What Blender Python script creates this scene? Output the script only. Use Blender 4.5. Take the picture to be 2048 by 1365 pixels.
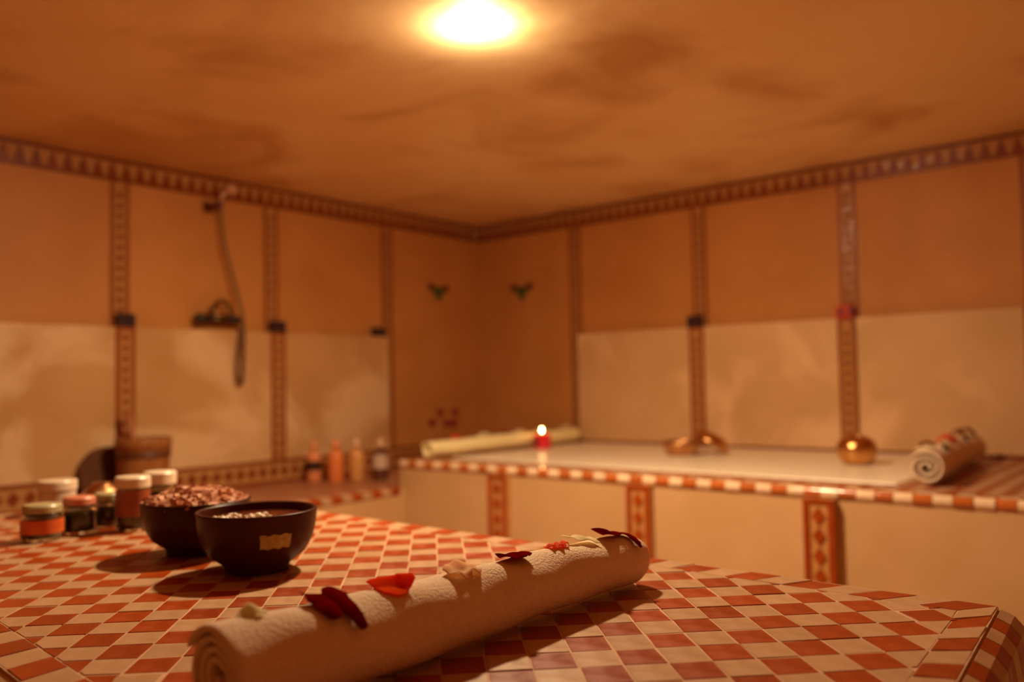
import bpy, math, random
from mathutils import Vector, Matrix
random.seed(7)
R = math.radians
scene = bpy.context.scene
for o in list(bpy.data.objects): bpy.data.objects.remove(o)
COL = scene.collection

# ------------------------------------------------------------------ camera, world, exposure
CAMP = Vector((3.68478, -4.08318, 1.0))
yaw, pitch, roll = R(129.895), R(2.7132), R(-1.0758)
fw = Vector((math.cos(yaw)*math.cos(pitch), math.sin(yaw)*math.cos(pitch), math.sin(pitch)))
rt0 = Vector((math.sin(yaw), -math.cos(yaw), 0)); up0 = rt0.cross(fw)
rt = math.cos(roll)*rt0 + math.sin(roll)*up0
up = -math.sin(roll)*rt0 + math.cos(roll)*up0
cd = bpy.data.cameras.new('camera'); cam = bpy.data.objects.new('camera', cd); COL.objects.link(cam)
cam.matrix_world = Matrix(((rt.x, up.x, -fw.x, CAMP.x), (rt.y, up.y, -fw.y, CAMP.y), (rt.z, up.z, -fw.z, CAMP.z), (0, 0, 0, 1)))
cd.sensor_width = 36.0; cd.lens = 36.0*1700/2048; cd.clip_start = 0.02
cd.dof.use_dof = True; cd.dof.focus_distance = 1.10; cd.dof.aperture_fstop = 2.1
scene.camera = cam
w = bpy.data.worlds.new('world'); scene.world = w; w.use_nodes = True
w.node_tree.nodes['Background'].inputs[0].default_value = (0.02, 0.008, 0.003, 1)
w.node_tree.nodes['Background'].inputs[1].default_value = 0.2
scene.view_settings.view_transform = 'Standard'; scene.view_settings.look = 'None'
scene.view_settings.exposure = 0.0; scene.view_settings.gamma = 1.0
scene.view_settings.use_curve_mapping = False
LAMP_STRENGTH = 1760.0
LAMP_COLOR = (1.0, 0.765, 0.45)
FLAME_STRENGTH = 90.0

# ------------------------------------------------------------------ materials
def mat(name, c1, c2=None, scale=8.0, rough=0.5, rough2=None, bump=0.0, bscale=60.0, bdist=0.002, metal=0.0,
        detail=4.0, lo=0.35, hi=0.65, spec=None, stretch=None, extra=None, sss=0.0, trans=0.0, coat=0.0, perobj=0.0, ior=None):
    m = bpy.data.materials.new(name); m.use_nodes = True
    nt = m.node_tree; n = nt.nodes; L = nt.links
    b = n['Principled BSDF']
    b.inputs['Roughness'].default_value = rough; b.inputs['Metallic'].default_value = metal
    if spec is not None: b.inputs['Specular IOR Level'].default_value = spec
    if coat: b.inputs['Coat Weight'].default_value = coat; b.inputs['Coat Roughness'].default_value = 0.08
    if trans: b.inputs['Transmission Weight'].default_value = trans
    if ior: b.inputs['IOR'].default_value = ior
    if sss:
        b.inputs['Subsurface Weight'].default_value = sss
        b.inputs['Subsurface Radius'].default_value = (0.01, 0.004, 0.002); b.inputs['Subsurface Scale'].default_value = 0.3
    tc = n.new('ShaderNodeTexCoord'); vec = tc.outputs['Object']
    if stretch:
        mp = n.new('ShaderNodeMapping'); mp.inputs['Scale'].default_value = stretch
        L.new(vec, mp.inputs['Vector']); vec = mp.outputs['Vector']
    col = None
    if c2:
        nz = n.new('ShaderNodeTexNoise'); nz.inputs['Scale'].default_value = scale; nz.inputs['Detail'].default_value = detail
        L.new(vec, nz.inputs['Vector'])
        rp = n.new('ShaderNodeValToRGB'); e = rp.color_ramp.elements
        e[0].position = lo; e[0].color = (*c1, 1); e[1].position = hi; e[1].color = (*c2, 1)
        L.new(nz.outputs['Fac'], rp.inputs['Fac']); col = rp.outputs['Color']
        if rough2 is not None:
            mr = n.new('ShaderNodeMapRange'); mr.inputs['From Min'].default_value = lo; mr.inputs['From Max'].default_value = hi
            mr.inputs['To Min'].default_value = rough; mr.inputs['To Max'].default_value = rough2
            L.new(nz.outputs['Fac'], mr.inputs['Value']); L.new(mr.outputs['Result'], b.inputs['Roughness'])
    if extra:   # second, larger stain layer: (colour, scale, lo, hi)
        n2 = n.new('ShaderNodeTexNoise'); n2.inputs['Scale'].default_value = extra[1]; n2.inputs['Detail'].default_value = 6
        n2.inputs['Distortion'].default_value = 0.6
        L.new(vec, n2.inputs['Vector'])
        mr2 = n.new('ShaderNodeMapRange'); mr2.inputs['From Min'].default_value = extra[2]; mr2.inputs['From Max'].default_value = extra[3]
        L.new(n2.outputs['Fac'], mr2.inputs['Value'])
        mx = n.new('ShaderNodeMix'); mx.data_type = 'RGBA'
        L.new(mr2.outputs['Result'], mx.inputs['Factor'])
        if col: L.new(col, mx.inputs['A'])
        else: mx.inputs['A'].default_value = (*c1, 1)
        mx.inputs['B'].default_value = (*extra[0], 1); col = mx.outputs['Result']
    if perobj:
        oi = n.new('ShaderNodeObjectInfo'); hs = n.new('ShaderNodeHueSaturation')
        mr3 = n.new('ShaderNodeMapRange'); mr3.inputs['To Min'].default_value = 1-perobj; mr3.inputs['To Max'].default_value = 1+perobj
        L.new(oi.outputs['Random'], mr3.inputs['Value']); L.new(mr3.outputs['Result'], hs.inputs['Value'])
        if col: L.new(col, hs.inputs['Color'])
        else: hs.inputs['Color'].default_value = (*c1, 1)
        col = hs.outputs['Color']
    if col: L.new(col, b.inputs['Base Color'])
    else: b.inputs['Base Color'].default_value = (*c1, 1)
    if bump:
        nb = n.new('ShaderNodeTexNoise'); nb.inputs['Scale'].default_value = bscale; nb.inputs['Detail'].default_value = 3
        L.new(vec, nb.inputs['Vector'])
        bp = n.new('ShaderNodeBump'); bp.inputs['Strength'].default_value = bump; bp.inputs['Distance'].default_value = bdist
        L.new(nb.outputs['Fac'], bp.inputs['Height']); L.new(bp.outputs['Normal'], b.inputs['Normal'])
    return m
def emis(name, c, s):
    m = bpy.data.materials.new(name); m.use_nodes = True; nt = m.node_tree
    nt.nodes.remove(nt.nodes['Principled BSDF'])
    e = nt.nodes.new('ShaderNodeEmission'); e.inputs[0].default_value = (*c, 1); e.inputs[1].default_value = s
    nt.links.new(e.outputs[0], nt.nodes['Material Output'].inputs[0]); return m

M = {}
M['ceiling'] = mat('ceiling_plaster', (.90,.60,.30), (.95,.68,.37), 2.2, .7, bump=.15, bscale=9, bdist=.004, lo=.35, hi=.62, extra=((.64,.34,.13), 1.5, .50, .72), spec=0.2)
M['plaster'] = mat('wall_plaster', (.55,.225,.058), (.62,.265,.076), 3.0, .5, bump=.12, bscale=25, bdist=.004, spec=0.2)
M['plaster_low'] = mat('lower_wall_plaster', (.64,.37,.17), (.71,.42,.21), 3.0, .45, bump=.12, bscale=25, bdist=.004, extra=((.84,.53,.29), 2.0, .52, .66), spec=0.2)
M['plaster_stain'] = mat('limescaled_wall_plaster', (.57,.30,.115), (.64,.35,.15), 3.0, .45, bump=.12, bscale=25, bdist=.004, extra=((.78,.50,.27), 1.7, .50, .60), spec=0.2)
M['bench_plaster'] = mat('bench_plaster', (.57,.33,.155), (.63,.375,.19), 4.0, .45, bump=.12, bscale=25, bdist=.004, spec=0.2)
M['dark_plaster'] = mat('rear_plaster', (.50,.21,.06), (.56,.25,.08), 2.0, .6)
M['grout'] = mat('grout', (.60,.34,.18), (.66,.38,.21), 60, .75)
M['tile_white'] = mat('white_glazed_tile', (.49,.275,.145), (.55,.31,.175), 35, .30, rough2=.42, bump=.15, bscale=45, bdist=.002, perobj=.06, spec=0.25)
M['tile_orange'] = mat('terracotta_glazed_tile', (.30,.038,.002), (.37,.055,.004), 30, .28, rough2=.42, bump=.15, bscale=45, bdist=.002, perobj=.13, spec=0.25)
M['edge_white_lit'] = mat('lit_white_edge_tile', (.84,.58,.37), (.88,.63,.42), 35, .12, bump=.35, bscale=45, bdist=.002, perobj=.05)  # slab's white tile lightened: stronger light at the bench edge put into colour
M['edge_orange_lit'] = mat('lit_terracotta_edge_tile', (.46,.105,.018), (.54,.135,.026), 30, .14, bump=.35, bscale=45, bdist=.002, perobj=.1)  # slab's terracotta tile lightened the same way, bench light painted in
M['tile_band'] = mat('brown_band_tile', (.28,.062,.010), (.34,.080,.014), 30, .25, bump=.2, bscale=60, perobj=.1)
M['tile_brown'] = mat('brown_glazed_tile', (.21,.036,.004), (.27,.050,.007), 30, .25, bump=.2, bscale=60, perobj=.12)
M['tile_cream'] = mat('cream_glazed_tile', (.50,.22,.070), (.56,.26,.090), 30, .13, bump=.6, bscale=55, bdist=.004)
M['marble'] = mat('pale_marble', (.97,.82,.62), (.98,.85,.66), 5, .32, lo=.3, hi=.7)
M['floor'] = mat('floor_plaster', (.40,.22,.10), (.48,.28,.14), 5, .4)
M['towel'] = mat('white_terry', (.88,.66,.47), (.92,.71,.52), 120, .95, bump=.9, bscale=330, bdist=.0027, spec=0)
M['towel_yellow'] = mat('cream_terry', (.97,.80,.42), (.98,.84,.48), 80, .95, bump=.8, bscale=220, bdist=.003, spec=0)
M['petal_dark'] = mat('dark_red_petal', (.20,.0025,.0008), (.32,.005,.0015), 60, .6, bump=.3, bscale=300, bdist=.0006, spec=0)
M['petal_red'] = mat('scarlet_petal', (.95,.085,.012), (.97,.15,.025), 50, .55, bump=.3, bscale=250, bdist=.0006, spec=0)
M['petal_pink'] = mat('coral_petal', (.92,.16,.08), (.95,.26,.13), 50, .55, bump=.3, bscale=250, bdist=.0006, spec=0)
M['petal_peach'] = mat('peach_petal', (.95,.68,.44), (.97,.76,.52), 60, .6, bump=.3, bscale=250, bdist=.0006, spec=0)
M['petal_cream'] = mat('cream_petal', (.92,.82,.55), (.95,.88,.64), 60, .6, bump=.3, bscale=250, bdist=.0006, spec=0)
M['bowl'] = mat('brown_stoneware', (.050,.0095,.0025), (.070,.013,.004), 20, .34, bump=.1, bscale=80, spec=0.16)
M['sticker'] = mat('worn_yellow_sticker', (.36,.22,.045), (.52,.36,.10), 90, .7)
M['soap'] = mat('dark_soap', (.12,.022,.008), (.19,.04,.014), 40, .12, bump=.5, bscale=60, bdist=.006)
M['foam'] = mat('soap_foam', (.80,.62,.45), (.86,.70,.54), 60, .25, bump=.5, bscale=200)
M['clay'] = mat('pink_clay_chips', (.62,.22,.10), (.86,.42,.24), 70, .7, bump=.4, bscale=180, perobj=.25)
M['glass'] = mat('jar_glass', (.95,.92,.85), rough=.03, trans=1.0, ior=1.35)
M['jar_dark'] = mat('dark_paste', (.035,.014,.006), (.055,.022,.010), 20, .35)
M['jar_green'] = mat('olive_paste', (.055,.040,.010), (.08,.055,.014), 20, .35)
M['jar_red'] = mat('red_brown_paste', (.26,.055,.018), (.33,.075,.025), 25, .4)
M['lid_beige'] = mat('beige_lid', (.42,.34,.17), (.48,.40,.21), 40, .35)
M['lid_pink'] = mat('pinkish_lid', (.62,.16,.09), (.68,.24,.14), 40, .4)
M['lid_white'] = mat('white_lid', (.74,.57,.40), (.78,.62,.45), 30, .35)
M['tub'] = mat('white_plastic', (.66,.48,.34), (.70,.53,.38), 30, .3, sss=.2)
M['label_orange'] = mat('orange_label', (.62,.10,.012), (.75,.15,.02), 30, .5)
M['label_dark'] = mat('dark_label', (.035,.008,.006), (.05,.012,.01), 40, .5)
M['label_pale'] = mat('pale_label', (.62,.42,.30), (.66,.47,.34), 40, .5)
M['copper'] = mat('hammered_brass', (.62,.30,.10), (.70,.36,.13), 25, .20, rough2=.28, metal=1.0, bump=.4, bscale=90, bdist=.003)
M['copper_dull'] = mat('dull_copper', (.52,.24,.10), (.60,.30,.13), 25, .38, metal=1.0, bump=.4, bscale=90, bdist=.003)
M['wood'] = mat('bucket_wood', (.33,.115,.03), (.44,.17,.05), 14, .5, stretch=(6,6,.5), bump=.2, bscale=30, perobj=.15, spec=0.2)
M['wood_dark'] = mat('dark_wood', (.10,.035,.012), (.14,.05,.018), 14, .55, stretch=(5,5,.6), spec=0.1)
M['hoop'] = mat('dark_hoop', (.11,.035,.014), rough=.45)
M['ladle'] = mat('ladle_wood', (.40,.13,.04), (.48,.17,.05), 18, .5, stretch=(5,5,.5))
M['bottle_peach'] = mat('peach_lotion', (.78,.27,.10), (.80,.30,.12), 10, .3, coat=.4)
M['bottle_orange'] = mat('orange_lotion', (.80,.21,.06), (.82,.24,.07), 10, .3, coat=.4)
M['bottle_gold'] = mat('golden_oil', (.68,.30,.09), (.72,.34,.11), 10, .2, coat=.5)
M['bottle_dark'] = mat('dark_oil', (.11,.03,.015), (.14,.04,.02), 10, .25, coat=.4)
M['cap_clear'] = mat('pale_cap', (.74,.42,.24), rough=.25, coat=.4)
M['candle_glass'] = mat('red_candle_glass', (.80,.012,.03), (.86,.02,.04), 20, .2, coat=.5, sss=.25)
M['wax'] = mat('candle_wax', (.80,.05,.05), rough=.5, sss=.3)
M['wick'] = mat('wick', (.02,.015,.01), rough=.9)
M['chrome'] = mat('tarnished_chrome', (.09,.05,.022), rough=.30, metal=.8)
M['rubber'] = mat('black_knob', (.02,.015,.008), (.03,.022,.012), 20, .35)
M['hose'] = mat('steel_hose', (.17,.085,.03), rough=.4, metal=.5, bump=.6, bscale=200)
M['green_tile'] = mat('green_glazed_tile', (.060,.085,.012), (.085,.11,.02), 30, .3)
M['maroon_tile'] = mat('maroon_glazed_tile', (.10,.012,.008), (.13,.018,.01), 30, .3)
M['holder_dark'] = mat('dark_holder', (.035,.018,.022), (.05,.025,.03), 40, .25)
M['holder_red'] = mat('red_holder', (.60,.035,.015), (.66,.05,.02), 40, .25)
M['holder_wick'] = mat('holder_dark_dot', (.05,.006,.01), rough=.4)
M['rose'] = mat('wilted_rose', (.22,.018,.010), (.32,.03,.016), 60, .6)
M['stem'] = mat('stem_green', (.10,.07,.015), (.13,.09,.02), 40, .6)
M['vase'] = mat('brown_vase', (.20,.075,.025), (.26,.10,.035), 20, .3)
M['lamp_ring'] = mat('lamp_ring', (.80,.70,.58), rough=.35)
M['lamp_glow'] = emis('lamp_glow', LAMP_COLOR, LAMP_STRENGTH)
M['flame'] = emis('flame', (1.0, .52, .18), FLAME_STRENGTH)

for k in ('petal_dark','petal_red','petal_pink','petal_peach','petal_cream'):
    nt = M[k].node_tree; bs = nt.nodes['Principled BSDF']; tr = nt.nodes.new('ShaderNodeBsdfTranslucent'); ms = nt.nodes.new('ShaderNodeMixShader')
    ms.inputs[0].default_value = .55
    src = bs.inputs['Base Color'].links[0].from_socket; nt.links.new(src, tr.inputs['Color'])
    nt.links.new(bs.outputs[0], ms.inputs[1]); nt.links.new(tr.outputs[0], ms.inputs[2]); nt.links.new(ms.outputs[0], nt.nodes['Material Output'].inputs[0])

# ------------------------------------------------------------------ object helpers
def root_loc(p):
    v = Vector((0,0,0))
    while p: v += Vector(p.location); p = p.parent
    return v
def mk(verts, faces, m, name='mesh', smooth=False):
    me = bpy.data.meshes.new(name); me.from_pydata([tuple(v) for v in verts], [], faces)
    me.materials.append(m); me.validate(); me.update()
    import bmesh
    bm = bmesh.new(); bm.from_mesh(me); bmesh.ops.recalc_face_normals(bm, faces=bm.faces); bm.to_mesh(me); bm.free()
    if smooth:
        for p in me.polygons: p.use_smooth = True
    return me
def obj(name, vf, m, parent=None, smooth=False, local=False, kind=None):
    """vf = (verts, faces) in WORLD coordinates unless local; linked as one mesh object"""
    v, f = vf
    if parent is not None and not local:
        off = root_loc(parent); v = [Vector(a)-off for a in v]
    o = bpy.data.objects.new(name, mk(v, f, m, name, smooth)); COL.objects.link(o)
    if parent is not None: o.parent = parent
    if kind: o['kind'] = kind
    return o
def piece(name, me, parent, loc, rot=None):
    o = bpy.data.objects.new(name, me); COL.objects.link(o); o.parent = parent
    o.location = Vector(loc)-root_loc(parent)
    if rot: o.rotation_euler = rot
    return o
def thing(name, label, cat, loc, group=None, rot=None):
    o = bpy.data.objects.new(name, None); COL.objects.link(o); o.location = loc; o.empty_display_size = .05
    if rot: o.rotation_euler = rot
    o['label'] = label; o['category'] = cat
    if group: o['group'] = group
    return o
def tag(o, label, cat, group=None, kind=None):
    o['label'] = label; o['category'] = cat
    if group: o['group'] = group
    if kind: o['kind'] = kind
    return o
def struct(name, vf, m, parent=None, smooth=False):
    o = obj(name, vf, m, parent, smooth); o['kind'] = 'structure'; return o
def join(parts):
    V, F = [], []
    for v, f in parts:
        k = len(V); V += [Vector(a) for a in v]; F += [tuple(i+k for i in q) for q in f]
    return V, F
def box(x0, x1, y0, y1, z0, z1):
    v = [(x,y,z) for z in (z0,z1) for y in (y0,y1) for x in (x0,x1)]
    return v, [(0,2,3,1),(4,5,7,6),(0,1,5,4),(2,6,7,3),(0,4,6,2),(1,3,7,5)]
def prism(poly, z0, z1, inset=0.0, bev=0.0):
    """vertical prism over a 2-D polygon; optional small bevel of the top edge"""
    n = len(poly); cx = sum(p[0] for p in poly)/n; cy = sum(p[1] for p in poly)/n
    v = [(p[0],p[1],z0) for p in poly]
    if bev:
        v += [(p[0],p[1],z1-bev) for p in poly]
        for p in poly:
            d = Vector((cx-p[0], cy-p[1])); l = d.length or 1; d = d/l*min(bev*1.3, l*.5)
            v.append((p[0]+d.x, p[1]+d.y, z1))
        f = [tuple(range(n-1,-1,-1)), tuple(range(2*n,3*n))]
        for r in (0,1):
            for i in range(n): j=(i+1)%n; f.append((r*n+i, r*n+j, (r+1)*n+j, (r+1)*n+i))
    else:
        v += [(p[0],p[1],z1) for p in poly]
        f = [tuple(range(n-1,-1,-1)), tuple(range(n,2*n))]
        for i in range(n): j=(i+1)%n; f.append((i,j,n+j,n+i))
    return v, f
def xform(vf, mtx):
    return [mtx @ Vector(a) for a in vf[0]], vf[1]
def lathe(profile, n=32, c=(0,0,0), close=False, squash=None):
    """profile = [(r,z)...] bottom to top; poles closed when r == 0"""
    V, F, rings = [], [], []
    for r, z in profile:
        if r < 1e-6: rings.append([len(V)]); V.append((c[0],c[1],c[2]+z))
        else:
            rings.append(list(range(len(V), len(V)+n)))
            for i in range(n):
                a = 2*math.pi*i/n; V.append((c[0]+r*math.cos(a), c[1]+r*math.sin(a), c[2]+z))
    for a, b in zip(rings, rings[1:]):
        for i in range(n):
            j = (i+1)%n
            if len(a)==1 and len(b)==1: continue
            if len(a)==1: F.append((a[0], b[j], b[i]))
            elif len(b)==1: F.append((a[i], a[j], b[0]))
            else: F.append((a[i], a[j], b[j], b[i]))
    return V, F
def tube(pts, r, n=10, cap=True):
    pts = [Vector(p) for p in pts]; V, F = [], []
    rr = r if isinstance(r, (list, tuple)) else [r]*len(pts)
    ref = Vector((0,0,1))
    for k, p in enumerate(pts):
        t = (pts[min(k+1,len(pts)-1)]-pts[max(k-1,0)]).normalized()
        a = t.cross(ref if abs(t.dot(ref)) < .95 else Vector((1,0,0))).normalized(); b = t.cross(a)
        for i in range(n):
            q = 2*math.pi*i/n; V.append(p + rr[k]*(math.cos(q)*a + math.sin(q)*b))
    for k in range(len(pts)-1):
        for i in range(n):
            j=(i+1)%n; F.append((k*n+i, k*n+j, (k+1)*n+j, (k+1)*n+i))
    if cap: F += [tuple(range(n-1,-1,-1)), tuple(range((len(pts)-1)*n, len(pts)*n))]
    return V, F
def smooth_path(ctrl, per=8):
    P = [Vector(c) for c in ctrl]; out = []
    for i in range(len(P)-1):
        a, b, c, d = P[max(i-1,0)], P[i], P[i+1], P[min(i+2,len(P)-1)]
        for k in range(per):
            t = k/per
            out.append(.5*((2*b)+(c-a)*t+(2*a-5*b+4*c-d)*t*t+(3*b-a-3*c+d)*t**3))
    out.append(P[-1]); return out
def clip_poly(poly, edges):
    """Sutherland-Hodgman against half planes (nx,ny,d): keep nx*x+ny*y <= d"""
    for nx, ny, d in edges:
        out = []
        for i in range(len(poly)):
            a, b = poly[i], poly[(i+1)%len(poly)]
            da, db = nx*a[0]+ny*a[1]-d, nx*b[0]+ny*b[1]-d
            if da <= 0: out.append(a)
            if da*db < 0:
                t = da/(da-db); out.append((a[0]+t*(b[0]-a[0]), a[1]+t*(b[1]-a[1])))
        poly = out
        if len(poly) < 3: return []
    return poly
def area(p):
    return abs(sum(p[i][0]*p[(i+1)%len(p)][1]-p[(i+1)%len(p)][0]*p[i][1] for i in range(len(p))))/2
def shrink(poly, g):
    n = len(poly); cx = sum(p[0] for p in poly)/n; cy = sum(p[1] for p in poly)/n
    out = []
    for p in poly:
        d = Vector((p[0]-cx, p[1]-cy)); l = d.length
        k = max(0.0, 1-g*1.35/l) if l > 0 else 1
        out.append((cx+d.x*k, cy+d.y*k))
    return out
def halfplanes(quad):
    """ccw convex polygon -> half planes"""
    out = []
    for i in range(len(quad)):
        a, b = quad[i], quad[(i+1)%len(quad)]
        ex, ey = b[0]-a[0], b[1]-a[1]; l = math.hypot(ex, ey); nx, ny = ey/l, -ex/l
        out.append((nx, ny, nx*a[0]+ny*a[1]))
    return out
def in_view(p, margin=60):
    d = Vector(p)-CAMP; z = d.dot(fw)
    if z < .05: return False
    x = 1024+1700*d.dot(rt)/z; y = 682.5-1700*d.dot(up)/z
    return -margin < x < 2048+margin and -margin < y < 1365+margin

# ------------------------------------------------------------------ room shell
ZC = 2.006; X1 = 4.7; Y1 = -5.0
struct('floor', box(-.1, X1+.1, Y1-.1, .1, -.1, 0), M['floor'])
struct('ceiling', box(-.1, X1+.1, Y1-.1, .1, ZC, ZC+.1), M['ceiling'])
wl = struct('wall_left', box(-.1, 0, Y1, .1, 0, ZC), M['plaster'])
wr = struct('wall_right', box(0, X1, 0, .1, 0, ZC), M['plaster'])
struct('wall_back', box(X1, X1+.1, Y1, 0, 0, ZC), M['dark_plaster'])
struct('wall_front', box(0, X1, Y1-.1, Y1, 0, ZC), M['dark_plaster'])

LED = .06; ZS = 1.265; ZF = 1.905; SW = .04      # ledge depth, ledge height, frieze bottom, half strip width
# left wall: panels between the strips (upper flush, lower proud as a ledge)
sl = [-2.347, -1.577, -.800]
edges_u = [(Y1, sl[0]-SW), (sl[0]+SW, sl[1]-SW), (sl[1]+SW, sl[2]-SW)]
for a, b in edges_u:
    obj('upper_panel', box(0, .006, a, b, ZS, ZF), M['plaster'], wl)
    obj('lower_panel', box(0, LED, a, b, .635, ZS), M['plaster_stain'], wl)
obj('corner_panel', box(0, .006, sl[2]+SW, 0, .635, ZF), M['plaster'], wl)
sr = [.777, 1.581, 2.351, 3.105]
for a, b in [(sr[0]+SW, sr[1]-SW), (sr[1]+SW, sr[2]-SW), (sr[2]+SW, sr[3]-SW), (sr[3]+SW, X1)]:
    obj('upper_panel', box(a, b, -.006, 0, ZS, ZF), M['plaster'], wr)
    obj('lower_panel', box(a, b, -LED, 0, .655, ZS), M['plaster_low'], wr)
obj('corner_panel', box(.006, sr[0]-SW, -.006, 0, .655, ZF), M['plaster'], wr)

# --- shared tile meshes for the wall trims (built facing +Y-normal in local frame, mapped per wall)
def wall_mtx(side):     # local (s, n, z): s along the wall, n out of the wall
    if side == 'left':  return Matrix(((0,1,0,0),(1,0,0,0),(0,0,1,0),(0,0,0,1)))      # s->y, n->x
    return Matrix(((1,0,0,0),(0,-1,0,0),(0,0,1,0),(0,0,0,1)))                          # s->x, n->-y
def flat_tile(pts, th, bev=.0012):     # pts in (s,z); extruded along n from 0 to th
    v, f = prism(pts, 0, th, bev=bev)
    return [(a[0], a[2], a[1]) for a in v], f
def mesh_for(side, pts, th, m, name):
    return mk(*xform(flat_tile(pts, th), wall_mtx(side)), m, name)
def dia(wd, ht): return [(-wd/2,0),(0,-ht/2),(wd/2,0),(0,ht/2)]
TRI = [(-.026,0),(.026,0),(.002,.066),(-.002,.066)]
ME = {}
for s in ('left','right'):
    ME[s,'tri'] = [mesh_for(s, TRI, .006, M['tile_brown'], 'triangle_tile')]
    ME[s,'dia'] = [mesh_for(s, dia(.024,.038), .005, M['tile_brown'], 'diamond_tile')]
    ME[s,'bdia'] = [mesh_for(s, dia(.050,.060), .005, M['tile_brown'], 'diamond_tile')]
    ME[s,'pdia'] = [mesh_for(s, dia(.042,.058), .005, M['tile_orange'], 'diamond_tile')]
tn = [0]
def sbox(side, s0, s1, n0, n1, z0, z1):
    return box(n0, n1, s0, s1, z0, z1) if side == 'left' else box(s0, s1, -n1, -n0, z0, z1)
def at(side, s, n, z): return (n, s, z) if side == 'left' else (s, -n, z)
def trim(side, s0, s1, n0, n1, z0, z1, m):
    tn[0] += 1
    return struct('trim_%d' % tn[0], sbox(side, s0, s1, n0, n1, z0, z1), m)
# friezes under the ceiling
for side, s0, s1 in (('left', -4.9, -.012), ('right', .012, 4.6)):
    t = trim(side, s0, s1, 0, .012, ZF, ZC-.001, M['tile_cream'])
    obj('top_band', sbox(side, s0, s1, .012, .017, ZC-.018, ZC-.002), M['tile_brown'], t)
    obj('bottom_band', sbox(side, s0, s1, .012, .017, ZF, ZF+.011), M['tile_brown'], t)
    a, b = (-4.85, -.04) if side == 'left' else (.04, 4.5)
    k = 0
    while a + .0617*k < b:
        piece('triangle_tile', ME[side,'tri'][0], t, at(side, a+.0617*k, .012, ZF+.012)); k += 1
# vertical strips
def strip(side, c, n0, z0, z1, top=False):
    t = trim(side, c-SW, c+SW, 0, n0+.009, z0, z1, M['tile_cream'])
    for q in (-1, 1):
        e0 = c+q*SW; e1 = c+q*(SW-.015)
        obj('edge_band', sbox(side, min(e0,e1), max(e0,e1), n0+.009, n0+.014, z0, z1), M['tile_band'], t)
    if top: obj('top_band', sbox(side, c-SW+.016, c+SW-.016, n0+.009, n0+.014, z1-.014, z1), M['tile_band'], t)
    z = z0+.03
    while z < z1-(.035 if top else .02):
        piece('diamond_tile', ME[side,'dia'][0], t, at(side, c, n0+.009, z), (0, random.uniform(-.02,.02) if side=='right' else 0, 0)); z += .046
strip('left', sl[0], 0, ZS, ZF); strip('left', sl[0], LED, .637, ZS, True)
strip('left', sl[1], 0, ZS, ZF); strip('left', sl[1], LED, .637, ZS, True)
strip('left', sl[2], 0, .637, ZF)
strip('right', sr[0], 0, .655, ZF)
for c in sr[1:]:
    strip('right', c, 0, ZS, ZF); strip('right', c, LED, .655, ZS, True)
# low diamond border along the left wall above the bench
for s0, s1, n0 in ((-4.5, sl[2]-SW, LED), (sl[2]-SW, -.01, 0)):
    t = trim('left', s0, s1, 0, n0+.006, .52, .635, M['tile_cream'])
    obj('top_band', sbox('left', s0, s1, n0+.006, n0+.011, .621, .635), M['tile_brown'], t)
    obj('bottom_band', sbox('left', s0, s1, n0+.006, n0+.011, .521, .534), M['tile_brown'], t)
    s = s0+.04
    while s < s1-.02:
        piece('diamond_tile', ME['left','bdia'][0], t, at('left', s, n0+.006, .578)); s += .062
t = trim('right', .73, 4.6, 0, LED+.008, .643, .656, M['tile_brown'])

# ------------------------------------------------------------------ left bench (lower, tiled top)
ZL = .52; XL = .76
lb = thing('tiled_bench', 'low built-in bench with checkered tile top running along the left wall', 'bench', (.4, -2.0, 0))
obj('bench_body', join([box(.001, XL-.002, Y1+.02, -1.372, .001, ZL-.006), box(.001, .715, -1.372, -.001, .001, ZL-.006)]), M['bench_plaster'], lb)
def checker(x0, x1, y0, y1, z, p, m0, m1, parent, half=True, ang=45.0, name='checker_tile', clip=None, th=.006):
    """small far tiles, joined per colour"""
    hp = halfplanes(clip or [(x0,y0),(x1,y0),(x1,y1),(x0,y1)])
    ca, sa = math.cos(R(ang)), math.sin(R(ang)); P = ([], [])
    cx, cy = (x0+x1)/2, (y0+y1)/2; n = int(math.hypot(x1-x0, y1-y0)/2/p)+2
    for i in range(-n, n):
        for j in range(-n, n):
            q = [(cx+(i+a)*p*ca-(j+b)*p*sa, cy+(i+a)*p*sa+(j+b)*p*ca) for a, b in ((0,0),(1,0),(1,1),(0,1))]
            q = clip_poly(q, hp)
            if len(q) < 3 or area(q) < 2e-5: continue
            P[(i+j)%2].append(prism(shrink(q, .0008), z-th, z+random.uniform(-.0004,.0004)))
    obj(name, join(P[0]), m0, parent, kind='stuff'); obj(name, join(P[1]), m1, parent, kind='stuff')
checker(LED+.012, XL-.062, -4.9, -1.375, ZL, .05, M['tile_orange'], M['tile_white'], lb)
checker(.012, .71, -1.372, -.01, ZL, .05, M['tile_orange'], M['tile_white'], lb)
mo = mk(*prism([(-.027,-.024),(.027,-.024),(.027,.024),(-.027,.024)], -.008, .001, bev=.003), M['tile_orange'], 'edge_tile')
mw = mk(*prism([(-.027,-.024),(.027,-.024),(.027,.024),(-.027,.024)], -.008, .001, bev=.003), M['tile_white'], 'edge_tile')
k = 0; y = -4.876
while y < -1.40:
    for c in range(2):
        o = piece('edge_tile', (mo, mw)[(k+c)%2], lb, (XL-.030*(1)-.0, y, ZL+.0005), (0,0,R(90))) if c == 0 else None
    k += 1; y += .0555
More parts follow.
